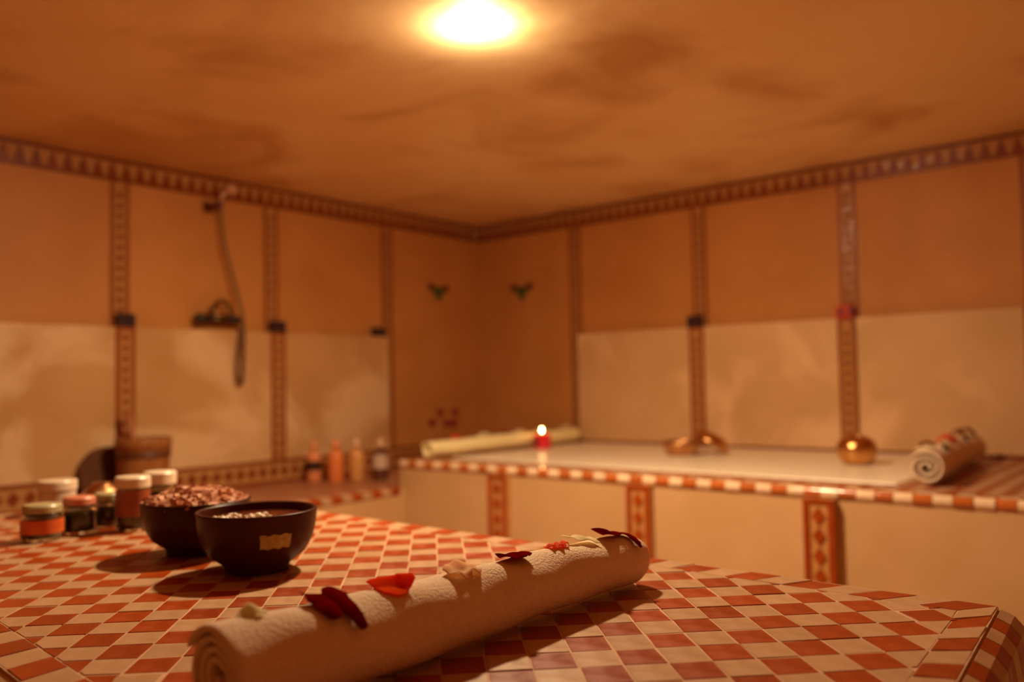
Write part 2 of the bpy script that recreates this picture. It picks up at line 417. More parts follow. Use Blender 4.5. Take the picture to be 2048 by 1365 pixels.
# front drop tiles of the same edge
k = 1; y = -4.876
mo2 = mk(*box(-.003,.005,-.027,.027,-.026,0), M['tile_orange'], 'edge_tile'); mw2 = mk(*box(-.003,.005,-.027,.027,-.026,0), M['tile_white'], 'edge_tile')
while y < -1.40:
    if k % 2: piece('edge_tile', mo2, lb, (XL, y, ZL-.001))
    else: piece('edge_tile', mw2, lb, (XL, y, ZL-.001))
    k += 1; y += .0555

# ------------------------------------------------------------------ right bench (raised, marble inset)
ZR = .642; YF = -1.37; XB = .72
rb = thing('raised_bench', 'raised plaster bench with pale marble top and tiled edge along the right wall', 'bench', (2.4, -.7, 0))
obj('bench_body', box(XB, 4.55, YF, -.001, .001, ZR-.006), M['bench_plaster'], rb)
mv, mf = prism([(.87,-1.17),(2.855,-1.17),(2.855,-.075),(.87,-.075)], ZR-.006, ZR+.004, bev=.003)
obj('marble_slab', (mv, mf), M['marble'], rb)
checker(XB+.01, .865, -1.30, -.07, ZR, .05, M['tile_orange'], M['tile_white'], rb)
checker(2.86, 4.5, -1.30, -.07, ZR, .05, M['tile_orange'], M['tile_white'], rb)
checker(.87, 2.855, -1.30, -1.175, ZR, .05, M['tile_orange'], M['tile_white'], rb)
E4 = [(-.0265,-.0245),(.0265,-.0245),(.0265,.033),(-.0265,.033)]
et = [mk(*prism(E4, -.006, .001, bev=.002), M[m], 'edge_tile') for m in ('edge_white_lit','edge_orange_lit')]
EP = [(.004,-.031),(-.0045,-.031),(-.0050,-.016),(-.0040,-.0095),(-.0008,-.0035),(.0050,-.0003),(.0105,.0008),(.0105,-.006)]
EV = [(sx*.0265, y, z) for sx in (-1, 1) for y, z in EP]; EN = len(EP)
EV = EV+EV
EF = [tuple(range(3*EN-1,2*EN-1,-1)), tuple(range(3*EN,4*EN))]+[(i,(i+1)%EN,EN+(i+1)%EN,EN+i) for i in range(EN)]
ef = [mk(EV, EF, M[m], 'edge_tile', smooth=False) for m in ('edge_white_lit','edge_orange_lit')]
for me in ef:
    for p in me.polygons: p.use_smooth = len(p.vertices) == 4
k = 0; x = XB+.03
while x < 3.6:
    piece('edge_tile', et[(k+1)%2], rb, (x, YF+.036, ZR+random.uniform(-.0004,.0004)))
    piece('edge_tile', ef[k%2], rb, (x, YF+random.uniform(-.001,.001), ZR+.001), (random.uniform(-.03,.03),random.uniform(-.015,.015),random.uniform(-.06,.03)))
    k += 1; x += .0545
# pilasters on the bench front
for c in (1.343, 2.025, 2.685):
    p = obj('pilaster', box(c-.05, c+.05, YF-.028, YF, 0, ZR-.030), M['tile_cream'], rb)
    off = YF-.028
    for q in (-1, 1):
        e0, e1 = sorted((c+q*.049, c+q*.030))
        obj('edge_band', box(e0, e1, off-.005, off, .02, ZR-.046), M['tile_orange'], p)
    obj('top_band', box(c-.049, c+.049, off-.005, off, ZR-.045, ZR-.031), M['tile_orange'], p)
    z = ZR-.085
    while z > .1:
        piece('diamond_tile', ME['right','pdia'][0], p, (c, off, z), (0, random.uniform(-.03,.03), 0)); z -= .063

# ------------------------------------------------------------------ massage slab in the foreground
ZT = .695
BR, BL = (3.446,-2.818), (1.35,-2.79)
FRr = (3.514,-3.790); FL = (1.35,-3.611)
outer = [BL, FL, FRr, BR]                       # ccw
sb = thing('massage_slab', 'large foreground slab topped with orange and white checkered tiles', 'massage table', (2.45, -3.25, 0))
def off_quad(quad, d, per=None):
    hp = halfplanes(quad); out = []
    for i in range(len(quad)):
        a, b = hp[i-1], hp[i]
        det = a[0]*b[1]-a[1]*b[0]
        da, db = (a[2]+per[i-1], b[2]+per[i]) if per else (a[2]+d, b[2]+d)
        out.append(((da*b[1]-a[1]*db)/det, (a[0]*db-da*b[0])/det))
    return out
body = off_quad(outer, .028)
inner = off_quad(outer, 0, (-.052,-.052,-.041,-.052))
# body with a rolled upper edge
lv = []
prof = [(0, 0), (0, ZT-.040), (-.004, ZT-.022), (-.014, ZT-.010), (-.026, ZT-.0045)]
def rounded(quad, rad=.02, n=5):
    out = []
    for i in range(4):
        p0, p1, p2 = Vector(quad[i-1]), Vector(quad[i]), Vector(quad[(i+1)%4])
        a = (p0-p1).normalized()*rad; b = (p2-p1).normalized()*rad
        for k in range(n+1):
            t = k/n; out.append(tuple(p1+a*(1-t)**2+b*t**2))
    return out
V, F = [], []; nr = 0
for d, z in prof:
    ring = rounded(off_quad(outer, .028+d)); nr = len(ring); V += [(p[0],p[1],z) for p in ring]
for r in range(len(prof)-1):
    for i in range(nr): j=(i+1)%nr; F.append((r*nr+i, r*nr+j, (r+1)*nr+j, (r+1)*nr+i))
F.append(tuple(range((len(prof)-1)*nr, len(prof)*nr)))
obj('slab_body', (V, F), M['bench_plaster'], sb)
obj('grout_bed', prism(off_quad(outer, -.0005), ZT-.0045, ZT-.0008), M['grout'], sb)
O = Vector((3.10406,-3.19361)); A = Vector((.03428,.03453)); B = Vector((.03709,-.03662))
hp = halfplanes(inner); tiles = []
for i in range(-50, 30):
    for j in range(-40, 30):
        q = [tuple(O+(i+a)*A+(j+b)*B) for a, b in ((-.5,-.5),(.5,-.5),(.5,.5),(-.5,.5))]
        jq = q
        c = clip_poly(jq, hp)
        if len(c) < 3 or area(c) < 3e-5: continue
        tiles.append((c, (i+j)%2, area(c)/area(q) > .995))
# border tiles on the four sides
def border(a, b, ia, ib, pitch, ph, par):
    a, b, ia, ib = map(Vector, (a, b, ia, ib)); L = (b-a).length; n = max(1, round(L/pitch)); out = []
    for k in range(n):
        t0, t1 = k/n, (k+1)/n
        q = [a.lerp(b,t0), a.lerp(b,t1), ia.lerp(ib,t1), ia.lerp(ib,t0)]
        out.append(([tuple(v) for v in q], (k+par)%2, False))
    return out
ob = off_quad(outer, -.001)
for i, (pt, par) in enumerate(((.052,0),(.054,0),(.055,0),(.0485,0))):
    j = (i+1) % 4
    tiles += border(ob[i], ob[j], inner[i], inner[j], pt, 0, par)
def tile_shape(poly):
    return prism(shrink(poly, .0011), ZT-.004, ZT+random.uniform(-.0005,.0005), bev=.0007)
tiles.sort(key=lambda t: (Vector((sum(p[0] for p in t[0])/len(t[0]), sum(p[1] for p in t[0])/len(t[0]), ZT))-CAMP).length
           + (0 if in_view((sum(p[0] for p in t[0])/len(t[0]), sum(p[1] for p in t[0])/len(t[0]), ZT)) else 50))
rest = ([], [])
TM = ('tile_orange', 'tile_white')
full = {}
for poly, par, whole in tiles[:300]:
    c = Vector((sum(p[0] for p in poly)/len(poly), sum(p[1] for p in poly)/len(poly)))
    rel = [(p[0]-c.x, p[1]-c.y) for p in poly]
    if whole:
        v = random.randrange(4)
        if (par, v) not in full:
            rr = [(p[0]+random.uniform(-.0007,.0007), p[1]+random.uniform(-.0007,.0007)) for p in rel]
            full[par, v] = mk(*prism(shrink(rr, .0010), -.004, 0, bev=.0007), M[TM[par]], 'tile')
        me = full[par, v]
    else: me = mk(*prism(shrink(rel, .0010), -.004, 0, bev=.0007), M[TM[par]], 'tile')
    piece('tile', me, sb, (c.x, c.y, ZT+random.uniform(-.0006,.0006)), (random.uniform(-.008,.008), random.uniform(-.008,.008), random.uniform(-.012,.012)))
for poly, par, whole in tiles[300:]: rest[par].append(tile_shape(poly))
for par in (0, 1):
    if rest[par]: obj('tile', join(rest[par]), M[TM[par]], sb, kind='stuff')
# tiles turned down over the right hand edge of the slab
e0, e1 = Vector(ob[2]), Vector(ob[3]); n = 20
dirv = (e1-e0).normalized(); nrm = Vector((dirv.y, -dirv.x))
for k in range(n):
    a = e0.lerp(e1, (k+.02)/n); b = e0.lerp(e1, (k+.98)/n)
    pr = [(.004, ZT-.003), (.0185, ZT-.0095), (.0298, ZT-.023), (.0345, ZT-.056)]
    v = []
    for d, z in pr: v += [(a.x+nrm.x*d, a.y+nrm.y*d, z), (b.x+nrm.x*d, b.y+nrm.y*d, z)]
    for d, z in pr: v += [(a.x+nrm.x*(d-.005), a.y+nrm.y*(d-.005), z-.004), (b.x+nrm.x*(d-.005), b.y+nrm.y*(d-.005), z-.004)]
    f = []
    for r in range(3): f += [(2*r,2*r+1,2*r+3,2*r+2), (8+2*r,8+2*r+2,8+2*r+3,8+2*r+1), (2*r,2*r+2,8+2*r+2,8+2*r), (2*r+1,8+2*r+1,8+2*r+3,2*r+3)]
    f += [(0,8,9,1), (6,7,15,14)]
    obj('edge_tile', (v, f), M[TM[k%2]], sb)

# ------------------------------------------------------------------ ceiling lamp
LX, LY = 2.107, -2.327
lt = thing('ceiling_lamp', 'round glowing white ceiling lamp', 'lamp', (LX, LY, ZC))
obj('lamp_ring', lathe([(.0538,-.0005),(.0556,-.0005),(.0556,-.0040),(.0552,-.0060),(.0540,-.0060),(.0538,-.0005)], 48, (LX,LY,ZC)), M['lamp_ring'], lt, smooth=True)
obj('diffuser', lathe([(0,-.0185),(.014,-.0182),(.028,-.0172),(.040,-.0150),(.048,-.0115),(.0520,-.0080),(.0535,-.004)], 48, (LX,LY,ZC)), M['lamp_glow'], lt, smooth=True)

# ------------------------------------------------------------------ rolled towels
def roll(P0, P1, r0, r1, th, turns, squash=1.0, seg=46, start=-100, tight=.25, wob=.0015, round_far=.0, gap=1.2, seed=1):
    rnd = random.Random(seed); P0, P1 = Vector(P0), Vector(P1); ax = (P1-P0); Ln = ax.length; ax.normalize()
    e2 = Vector((ax.y, -ax.x, 0)).normalized(); e3 = Vector((0,0,1))
    per = 44; N = int(per*turns); V, F = [], []
    ph = [rnd.uniform(0,6.28) for _ in range(6)]
    us = [0, .004, .012] + [k/seg for k in range(1, seg)] + [.985, .994, 1.0]
    us = sorted(set(us))
    for ui, u in enumerate(us):
        r = r0+(r1-r0)*u
        pinch = 1.0
        dl = min(u*Ln, 9); dr = (1-u)*Ln
        tt = th*(.62 if dl < .001 else .9 if dl < .004 else 1.0)
        if round_far and dr < round_far: pinch = .62+.38*math.sqrt(max(0, 1-(1-dr/round_far)**2))
        c = P0.lerp(P1, u) + e3*(wob*math.sin(9*u+ph[0])) + e2*(wob*1.4*math.sin(6*u+ph[1]))
        for side in (1, -1):
            for k in range(N+1):
                t = k/N; ang = R(start) - t*turns*2*math.pi
                rr = r*pinch - th*gap*max(0, t*turns-.12) - th/2
                rr = max(rr, .004)*(1+.04*math.sin(2*ang+ph[2])*t*2) + side*tt/2
                rr += .0010*math.sin(5*u*6+3*ang+ph[3])
                if k == 0 and side == -1: rr += tt*.3
                flare = 0.0
                p = c + e2*(rr*math.cos(ang)) + e3*(rr*math.sin(ang)*squash)
                p += ax*((.012*t+.003*math.sin(5*t+ph[4])*t) if dl < .02 else 0)
                V.append(p)
    row = 2*(N+1)
    for i in range(len(us)-1):
        for k in range(N):
            a = i*row+k; b = (i+1)*row+k
            F.append((a, a+1, b+1, b)); F.append((a+N+1, b+N+1, b+N+2, a+N+2))
        F.append((i*row, (i+1)*row, (i+1)*row+N+1, i*row+N+1)); F.append((i*row+N, i*row+2*N+1, (i+1)*row+2*N+1, (i+1)*row+N))
    for i in (0, len(us)-1):
        for k in range(N): F.append((i*row+k, i*row+N+1+k, i*row+N+2+k, i*row+k+1))
    return V, F
RT0, RT1 = .0479, .0380
T0, T1 = Vector((2.9955,-3.6770,ZT+RT0)), Vector((2.9954,-2.9777,ZT+RT1))
ft = thing('rolled_towel', 'long white terry towel roll lying across the foreground tile slab', 'towel', (2.995,-3.30,ZT))
obj('towel_roll', roll(T0, T1, RT0, RT1, .0072, 3.9, 1.0, 60, 150, .22, .0012, .045, gap=1.34, seed=4), M['towel'], ft, smooth=True)
RR = .058
G0, G1 = Vector((2.945,-1.17,ZR+RR)), Vector((2.885,-.20,ZR+RR*.95))
rtw = thing('rolled_towel', 'thick white towel roll at the right end of the marble bench, spiral end forward', 'towel', (2.9,-.66,ZR))
obj('towel_roll', roll(G0, G1, RR, RR*.92, .0095, 2.55, .98, 40, 150, .30, .002, .03, gap=1.95, seed=9), M['towel'], rtw, smooth=True)
RY = .043
Y0, Y2 = Vector((.80,-1.27,ZR+.004+RY*.92)), Vector((.83,-.125,ZR+.004+RY*.98))
ytw = thing('rolled_towel', 'cream yellow towel roll on the left end of the marble bench behind the candle', 'towel', (.82,-.68,ZR))
obj('towel_roll', roll(Y0, Y2, RY, RY*1.05, .008, 2.3, .92, 40, 160, .55, .003, .0, gap=1.3, seed=5), M['towel_yellow'], ytw, smooth=True)

# ------------------------------------------------------------------ petals
def petal(spine, width, cup=.25, nu=16, nv=9, prof=1.0, side=None, ruffle=.0012, seed=0, base=.25, th=.0009):
    """spine: control points in a local frame; width at the widest; cup lifts the rims"""
    rnd = random.Random(seed); sp = smooth_path(spine, 8); n = len(sp)-1
    ph = [rnd.uniform(0, 6.28) for _ in range(4)]; top = []
    for i in range(nu+1):
        u = i/nu; x = u*n; k = min(int(x), n-1); p = sp[k].lerp(sp[k+1], x-k)
        t = (sp[min(k+1,n)]-sp[max(k-1,0)]).normalized()
        s = Vector(side) if side else Vector((0,1,0))
        s = (s - t*s.dot(t)).normalized(); nn = t.cross(s)
        if nn.z < 0 and not side: nn = -nn
        wd = width/2*(base+(1-base)*math.sin(math.pi*min(1, (u*.9+.08))**prof))**.8
        if u > .93: wd *= math.sqrt(max(.05, 1-((u-.93)/.075)**2))
        for j in range(nv+1):
            v = 2*j/nv-1
            top.append(p + s*(wd*v) + nn*(cup*wd*v*v + ruffle*math.sin(5*v+7*u+ph[0])*abs(v) + ruffle*.6*math.sin(11*u+ph[1])))
    q = nv+1; F = []; N = len(top); V = list(top)
    # thin second skin
    for idx, p in enumerate(top):
        V.append(p - Vector((0,0,th)))
    for i in range(nu):
        for j in range(nv):
            a = i*q+j; F.append((a, a+1, a+q+1, a+q)); F.append((N+a, N+a+q, N+a+q+1, N+a+1))
    for i in range(nu):
        for j in (0, nv): a = i*q+j; F.append((a, a+q, N+a+q, N+a))
    for j in range(nv):
        for i in (0, nu): a = i*q+j; F.append((a, a+1, N+a+1, N+a))
    return V, F
def frame(T0, T1, r0, r1, u, phi=90, lift=0.001, sq=1.0):
    ax = (T1-T0).normalized(); e2 = Vector((ax.y,-ax.x,0)).normalized(); e3 = Vector((0,0,1))
    r = r0+(r1-r0)*u+lift; c = T0.lerp(T1, u)
    nrm = (e2*math.cos(R(phi))+e3*math.sin(R(phi))).normalized()
    p = c + e2*r*math.cos(R(phi)) + e3*r*sq*math.sin(R(phi))
    tan = ax.cross(nrm)*-1
    return Matrix(((ax.x, tan.x, nrm.x, p.x), (ax.y, tan.y, nrm.y, p.y), (ax.z, tan.z, nrm.z, p.z), (0,0,0,1)))
def put_petal(mtx, vf, m, label, group, rot=0.0, name='rose_petal'):
    mm = mtx @ Matrix.Rotation(R(rot), 4, 'Z')
    v = [mm @ Vector(a) for a in vf[0]]
    base = mm.translation; o = bpy.data.objects.new(name, mk([a-base for a in v], vf[1], m, name, True)); COL.objects.link(o)
    o.location = base; tag(o, label, 'petal', group); return o
def drape(T0, T1, r0, r1, u, alen, f0, f1, edge, height, ns=22, nt=16, sq=1.0, th=.0009):
    """a petal lying over a towel roll: s runs along the roll (-1..1), t runs over its curve from angle f0 to f1"""
    ax = (T1-T0); Ln = ax.length; ax = ax/Ln; e2 = Vector((ax.y,-ax.x,0)).normalized(); e3 = Vector((0,0,1)); top, und = [], []
    for i in range(ns+1):
        q = 2*i/ns-1; lo, hi = edge(q)
        for j in range(nt+1):
            t = lo+(hi-lo)*j/nt; f = R(f0+(f1-f0)*t); uu = u+alen/2*q/Ln
            r = r0+(r1-r0)*uu; c = T0.lerp(T1, uu); d = e2*math.cos(f)+e3*math.sin(f)*sq
            h = max(.0012, height(q, t)); top.append(c+d*(r+h)); und.append(c+d*(r+h-th))
    N = len(top); k = nt+1; F = []
    for i in range(ns):
        for j in range(nt):
            a = i*k+j; F.append((a,a+1,a+k+1,a+k)); F.append((N+a,N+a+k,N+a+k+1,N+a+1))
        for j in (0, nt): a = i*k+j; F.append((a,a+k,N+a+k,N+a))
    for j in range(nt):
        for i in (0, ns): a = i*k+j; F.append((a,a+1,N+a+1,N+a))
    return top+und, F
def lay(vf, m, label, group, name='rose_petal'):
    n = len(vf[0]); c = sum((Vector(v) for v in vf[0]), Vector())/n
    o = bpy.data.objects.new(name, mk([Vector(v)-c for v in vf[0]], vf[1], m, name, True)); COL.objects.link(o); o.location = c
    return tag(o, label, 'petal', group)
def fd(u, alen, f0, f1, edge, height, **k): return drape(T0, T1, RT0, RT1, u, alen, f0, f1, edge, height, **k)
PG = 'petals along the foreground towel'
sn, cs = math.sin, math.cos
rnd_end = lambda q, p=2.4: max(.04, 1-abs(q)**p)
lay(fd(.063, .032, 112, 78, lambda q: (.5-.5*rnd_end(q), .5+.5*rnd_end(q)), lambda q,t: .0015+.0085*(1-q*q)*sn(math.pi*min(1,t*1.15))+.002*sn(5*q+2)), M['petal_cream'],
    'pale cream petal nearest the spiral end of the foreground towel', PG)
lay(fd(.172, .047, 106, 22, lambda q: (.04+.12*math.exp(-(q/.22)**2)+.30*max(0,abs(q)-.75)/.25, (.50+.24*math.exp(-((q+.50)/.42)**4)+.44*math.exp(-((q-.50)/.42)**4))*(1-.55*max(0,abs(q)-.80)/.20)),
    lambda q,t: .003+.011*max(0,.40-t)/.40*(.45+abs(q)*.55)+.009*t*(.35+.65*abs(sn(3.0*q)))+.0012*sn(4*q+3*t), ns=34), M['petal_dark'], 'large dark red two lobed petal, second from the spiral end of the towel', PG)
lay(fd(.300, .045, 110, 58, lambda q: (.10+.32*max(0,q), .98-.30*max(0,q)-.55*max(0,-q-.5)), lambda q,t: .0015+.009*max(0,1-abs(t-.30-.28*q)/.34)+.002*(q>.3)), M['petal_red'],
    'bright scarlet folded petal on the towel between the large dark petal and the peach one', PG)
lay(fd(.452, .050, 106, 56, lambda q: (.06+.18*q*q, .98-.40*q*q-.26*math.exp(-((q-.15)/.2)**2)), lambda q,t: .0015+.011*max(0,.45-t)/.45*(1-.4*q*q)+.0045*max(0,1-abs(t-.72)/.2)+.0015*sn(6*q)), M['petal_peach'],
    'broad peach petal with a folded lower edge at the middle of the towel', PG)
lay(fd(.587, .048, 112, 62, lambda q: (.08+.2*max(0,-q), .97-.22*abs(q)), lambda q,t: .003+.0075*t*(1-.5*q*q)+.006*max(0,-q-.3)+.004*max(0,q-.4)+.002*sn(5*q+1)), M['petal_dark'],
    'dark red folded petal just right of the broad peach petal', PG)
lay(fd(.726, .038, 108, 74, lambda q: (.10+.12*sn(9*q)**2, .90-.18*abs(q)-.12*sn(8*q+1)**2), lambda q,t: .002+.006*abs(sn(4.2*q+3*t))), M['petal_pink'],
    'small crumpled coral petal beside the pale petal near the far end', PG)
lay(fd(.800, .050, 112, 64, lambda q: (.05+.25*max(0,-q)*0+.3*max(0,q)**2, .35+.55*(q+1)/2), lambda q,t: .002+.010*(1-t)*(1-.3*q)+.0015*sn(6*q)), M['petal_cream'],
    'pale cream petal lying between the coral petal and the last dark petal', PG)
lay(fd(.905, .060, 108, 34, lambda q: ((.04,.46) if q < .52 else (.10,.46+.54*min(1,(q-.52)/.10)*(1 if q < .90 else .80))), lambda q,t: .0025+.013*max(0,-q)**1.2+.005*max(0,1-abs(q-.35)/.5)*(1-t)+.003*t, ns=30), M['petal_dark'],
    'twisted dark red petal drooping over the far end of the foreground towel', PG)
PG2 = 'petals on the right towel roll'
def gd(u, alen, f0, f1, edge, height, **k): return drape(G0, G1, RR, RR*.92, u, alen, f0, f1, edge, height, sq=.98, **k)
oval = lambda q: (.5-.5*rnd_end(q), .5+.5*rnd_end(q))
lay(gd(.055, .065, 128, 66, oval, lambda q,t: .003+.008*(1-q*q)), M['petal_cream'], 'pale yellow petal at the front end of the right towel roll', PG2)
lay(gd(.15, .085, 132, 84, oval, lambda q,t: .005+.020*max(0,1-abs(t-.45)/.55)), M['petal_dark'], 'dark red petal at the front of the right towel roll, behind the pale yellow one', PG2)
lay(gd(.19, .065, 80, 44, oval, lambda q,t: .004+.012*max(0,.6-t)/.6), M['petal_dark'], 'small dark red petal hanging on the open side of the right towel roll', PG2)
lay(gd(.30, .085, 100, 48, oval, lambda q,t: .003+.010*(1-t)), M['petal_cream'], 'pale petal on the right towel roll between the dark and the scarlet petal', PG2)
lay(gd(.46, .150, 132, 70, oval, lambda q,t: .005+.024*max(0,1-abs(t-.5)/.6)*(1-.4*q*q)), M['petal_red'], 'wide scarlet petal at the middle of the right towel roll', PG2)
lay(gd(.64, .085, 118, 50, oval, lambda q,t: .005+.034*max(0,1-abs(t-.4)/.45)), M['petal_dark'], 'dark red petal standing just behind the scarlet petal on the right towel', PG2)
lay(gd(.88, .120, 128, 62, oval, lambda q,t: .007+.026*max(0,1-abs(t-.45)/.55)), M['petal_dark'], 'dark red petal at the far end of the right towel roll', PG2)
def yp(u, phi=90, lift=.002): return frame(Y0, Y2, RY, RY*1.05, u, phi, lift, .92)
PG3 = 'petals on the cream towel roll'
put_petal(yp(.17, 92), petal([(-.025,0,.004),(0,0,.012),(.025,0,.004)], .045, .3, base=.6, seed=21), M['petal_red'], 'red petal near the front end of the cream towel roll', PG3, 20)
for u, s, ph, txt in ((.34, 22, 86, 'first pale petal behind the red petal on the cream towel roll'), (.58, 23, 90, 'pale petal at the middle of the cream towel roll'), (.74, 24, 92, 'pale petal on the cream towel roll just left of the candle flame'), (.93, 25, 90, 'pale petal at the far end of the cream towel roll, right of the candle')):
    put_petal(yp(u, ph), petal([(-.04,-.004,.003),(-.01,0,.014),(.015,.002,.015),(.04,.006,.003)], .062, -.25, base=.55, seed=s), M['petal_cream'], txt, PG3, 10)
put_petal(yp(.48, 100), petal([(-.03,-.004,.004),(0,0,.009),(.03,.002,.004)], .035, .3, base=.5, seed=26), M['petal_dark'], 'dark petal on the cream towel roll between two pale petals', PG3, 15)

# ------------------------------------------------------------------ bowls on the slab
def bowl_profile(r, h, foot):
    o = [(0,0),(foot*.94,0),(foot,.002),(foot,.008),(foot*1.02,.011),(r*.80,.030*h/.1),(r*.92,.052*h/.1),(r*.975,.075*h/.1),(r*.995,h-.004),(r,h-.001),(r-.001,h),(r-.005,h)]
    i = [(r-.0065,h-.003),(r*.955-.006,.073*h/.1),(r*.90-.006,.052*h/.1),(r*.75-.004,.034*h/.1),(r*.5,.022*h/.1),(0,.018*h/.1)]
    return o+i
fbx, fby = 2.437, -3.262
fb = thing('stoneware_bowl', 'front dark brown bowl with a worn yellow sticker, holding dark soap', 'bowl', (fbx, fby, ZT), 'dark brown bowls on the slab')
obj('bowl_body', lathe(bowl_profile(.098,.100,.052), 64, (fbx,fby,ZT)), M['bowl'], fb, smooth=True)
def on_bowl(a, z, r, h):       # outer radius at height z
    prof_ = [(.052,.011),(r*.80,.030*h/.1),(r*.92,.052*h/.1),(r*.975,.075*h/.1),(r*.995,h-.004)]
    for (ra,za),(rb_,zb) in zip(prof_, prof_[1:]):
        if za <= z <= zb: return ra+(rb_-ra)*(z-za)/(zb-za)
    return r
vd = math.atan2(CAMP.y-fby, CAMP.x-fbx)
V, F = [], []
rnd = random.Random(3); na, nz = 14, 6
for i in range(na+1):
    for j in range(nz+1):
        a = vd + R(2.5) + (i/na)*R(31) + R(rnd.uniform(-.5,.5)); z = .0475+.0225*j/nz + (.0012*math.sin(i*1.3) if j in (0,nz) else 0)
        V.append(((on_bowl(a,z,.098,.1)+.0009)*math.cos(a)+fbx, (on_bowl(a,z,.098,.1)+.0009)*math.sin(a)+fby, ZT+z))
for i in range(na):
    for j in range(nz): a = i*(nz+1)+j; F.append((a, a+1, a+nz+2, a+nz+1))
obj('sticker', (V, F), M['sticker'], fb, smooth=True)
# dark soap with foam inside the front bowl
so = obj('black_soap', lathe([(0,.045),(.084,.060),(.0895,.082),(.088,.086),(.06,.088),(.03,.089),(0,.0885)], 40, (fbx,fby,ZT)), M['soap'], smooth=True)
tag(so, 'dark red brown soap paste filling the front bowl', 'soap')
bub = []
rnd = random.Random(5)
for k in range(70):
    a = vd + R(rnd.uniform(-75, -5)) if k < 44 else vd + R(rnd.uniform(-20, 25))
    d = rnd.uniform(.030,.078) if k < 44 else rnd.uniform(.02, .05); r = rnd.uniform(.0025,.006)
    bub.append(lathe([(0,-r),(r*.7,-r*.7),(r,0),(r*.7,r*.7),(0,r)], 8, (fbx+d*math.cos(a), fby+d*math.sin(a), ZT+.0895+rnd.uniform(.0,.004))))
fo = obj('soap_foam', join(bub), M['foam'], smooth=True); tag(fo, 'pale glistening foam bubbles on the dark soap', 'foam', kind='stuff')
bbx, bby = 2.215, -3.245
bb = thing('stoneware_bowl', 'rear dark brown bowl heaped with pinkish clay chips', 'bowl', (bbx, bby, ZT), 'dark brown bowls on the slab')
obj('bowl_body', lathe(bowl_profile(.097,.098,.052), 64, (bbx,bby,ZT)), M['bowl'], bb, smooth=True)
chips = []
rnd = random.Random(8)
for k in range(520):
    a = rnd.uniform(0, 6.283); d = .088*math.sqrt(rnd.random()); s = rnd.uniform(.004,.009)
    z = ZT+.093+.022*(1-(d/.088)**2)*(.8+.4*rnd.random())
    pts = [(rnd.uniform(-s,s), rnd.uniform(-s,s), rnd.uniform(-s*.6,s*.6)) for _ in range(4)]
    hx = [Vector((s*q[0]*rnd.uniform(.6,1.2), s*q[1]*rnd.uniform(.5,1.1), s*.55*q[2])) for q in ((-1,-1,-1),(1,-1,-1),(1,1,-1),(-1,1,-1),(-1,-1,1),(1,-1,1),(1,1,1),(-1,1,1))]
    rm = Matrix.Rotation(rnd.uniform(0,6.28),4,'Z') @ Matrix.Rotation(rnd.uniform(-.8,.8),4,'X')
    chips.append(([rm@q+Vector((bbx+d*math.cos(a), bby+d*math.sin(a), z)) for q in hx], [(0,3,2,1),(4,5,6,7),(0,1,5,4),(1,2,6,5),(2,3,7,6),(3,0,4,7)]))
base_heap = lathe([(0,.040),(.086,.060),(.0885,.090),(.075,.100),(.04,.108),(0,.110)], 32, (bbx,bby,ZT))
ch = obj('clay_chips', join(chips+[base_heap]), M['clay']); tag(ch, 'heap of pinkish brown clay chips in the rear bowl', 'clay', kind='stuff')

# ------------------------------------------------------------------ jars and tubs on the slab
def jar(name, label, x, y, r, h, lid_h, mlid, mcont, mlabel=None, lab=(.3,.7), taper=.9, lidr=.92, group='cosmetic jars on the slab', lab_span=None):
    t = thing(name, label, 'jar', (x, y, ZT), group)
    c = (x, y, ZT); hb = h-lid_h
    body = [(0,0),(r*taper*.9,0),(r*taper,.003),(r,.18*hb),(r,hb*.78),(r*.96,hb*.9),(r*.88,hb),(r*.80,hb+.001)]
    inn = [(r*.78,hb-.001),(r*.84,hb*.88),(r*.92,hb*.76),(r*.92,.2*hb),(r*taper*.88,.007),(0,.006)]
    obj('glass_body', lathe(body+inn, 36, c), M['glass'], t, smooth=True)
    obj('contents', lathe([(0,.0065),(r*taper*.87,.0075),(r*.91,.2*hb),(r*.91,hb*.76),(r*.86,hb*.80),(0,hb*.81)], 36, c), mcont, t, smooth=True)
    obj('jar_lid', lathe([(0,hb+.0015),(r*lidr,hb+.0015),(r*lidr,hb+.003),(r*lidr,h-.004),(r*lidr-.003,h-.0005),(0,h)], 40, c), mlid, t, smooth=False)
    if mlabel:
        V, F = [], []; a0 = math.atan2(CAMP.y-y, CAMP.x-x); sp = lab_span or (-85, 85)
        for i in range(25):
            a = a0+R(sp[0]+(sp[1]-sp[0])*i/24)
            for z in (lab[0]*hb, lab[1]*hb): V.append((x+(r+.0006)*math.cos(a), y+(r+.0006)*math.sin(a), ZT+z))
        for i in range(24): F.append((2*i,2*i+1,2*i+3,2*i+2))
        obj('jar_label', (V, F), mlabel, t, smooth=True)
    return t
jar('cosmetic_jar', 'short jar with an orange label and beige lid, leftmost on the slab', 1.826, -3.362, .0395, .0735, .018, M['lid_beige'], M['jar_dark'], M['label_orange'], (.30,.80), .82)
jar('cosmetic_jar', 'squat glass jar of green paste with a pinkish lid, right of the orange labelled jar', 1.806, -3.280, .0345, .078, .018, M['lid_pink'], M['jar_green'], taper=.95)
jar('cosmetic_jar', 'dark glass jar with a beige lid, left of the tall jar', 1.776, -3.205, .0325, .076, .018, M['lid_beige'], M['jar_dark'])
jar('cosmetic_jar', 'tall jar with a cream lid and red brown label beside the rear bowl', 1.868, -3.195, .0345, .116, .025, M['lid_white'], M['jar_green'], M['jar_red'], (.36,.97), .95, 1.05)
jar('cosmetic_jar', 'jar with a wide white lid, directly behind the rear bowl', 1.76, -3.078, .0365, .110, .030, M['lid_white'], M['jar_dark'], None, taper=.95, lidr=1.02)
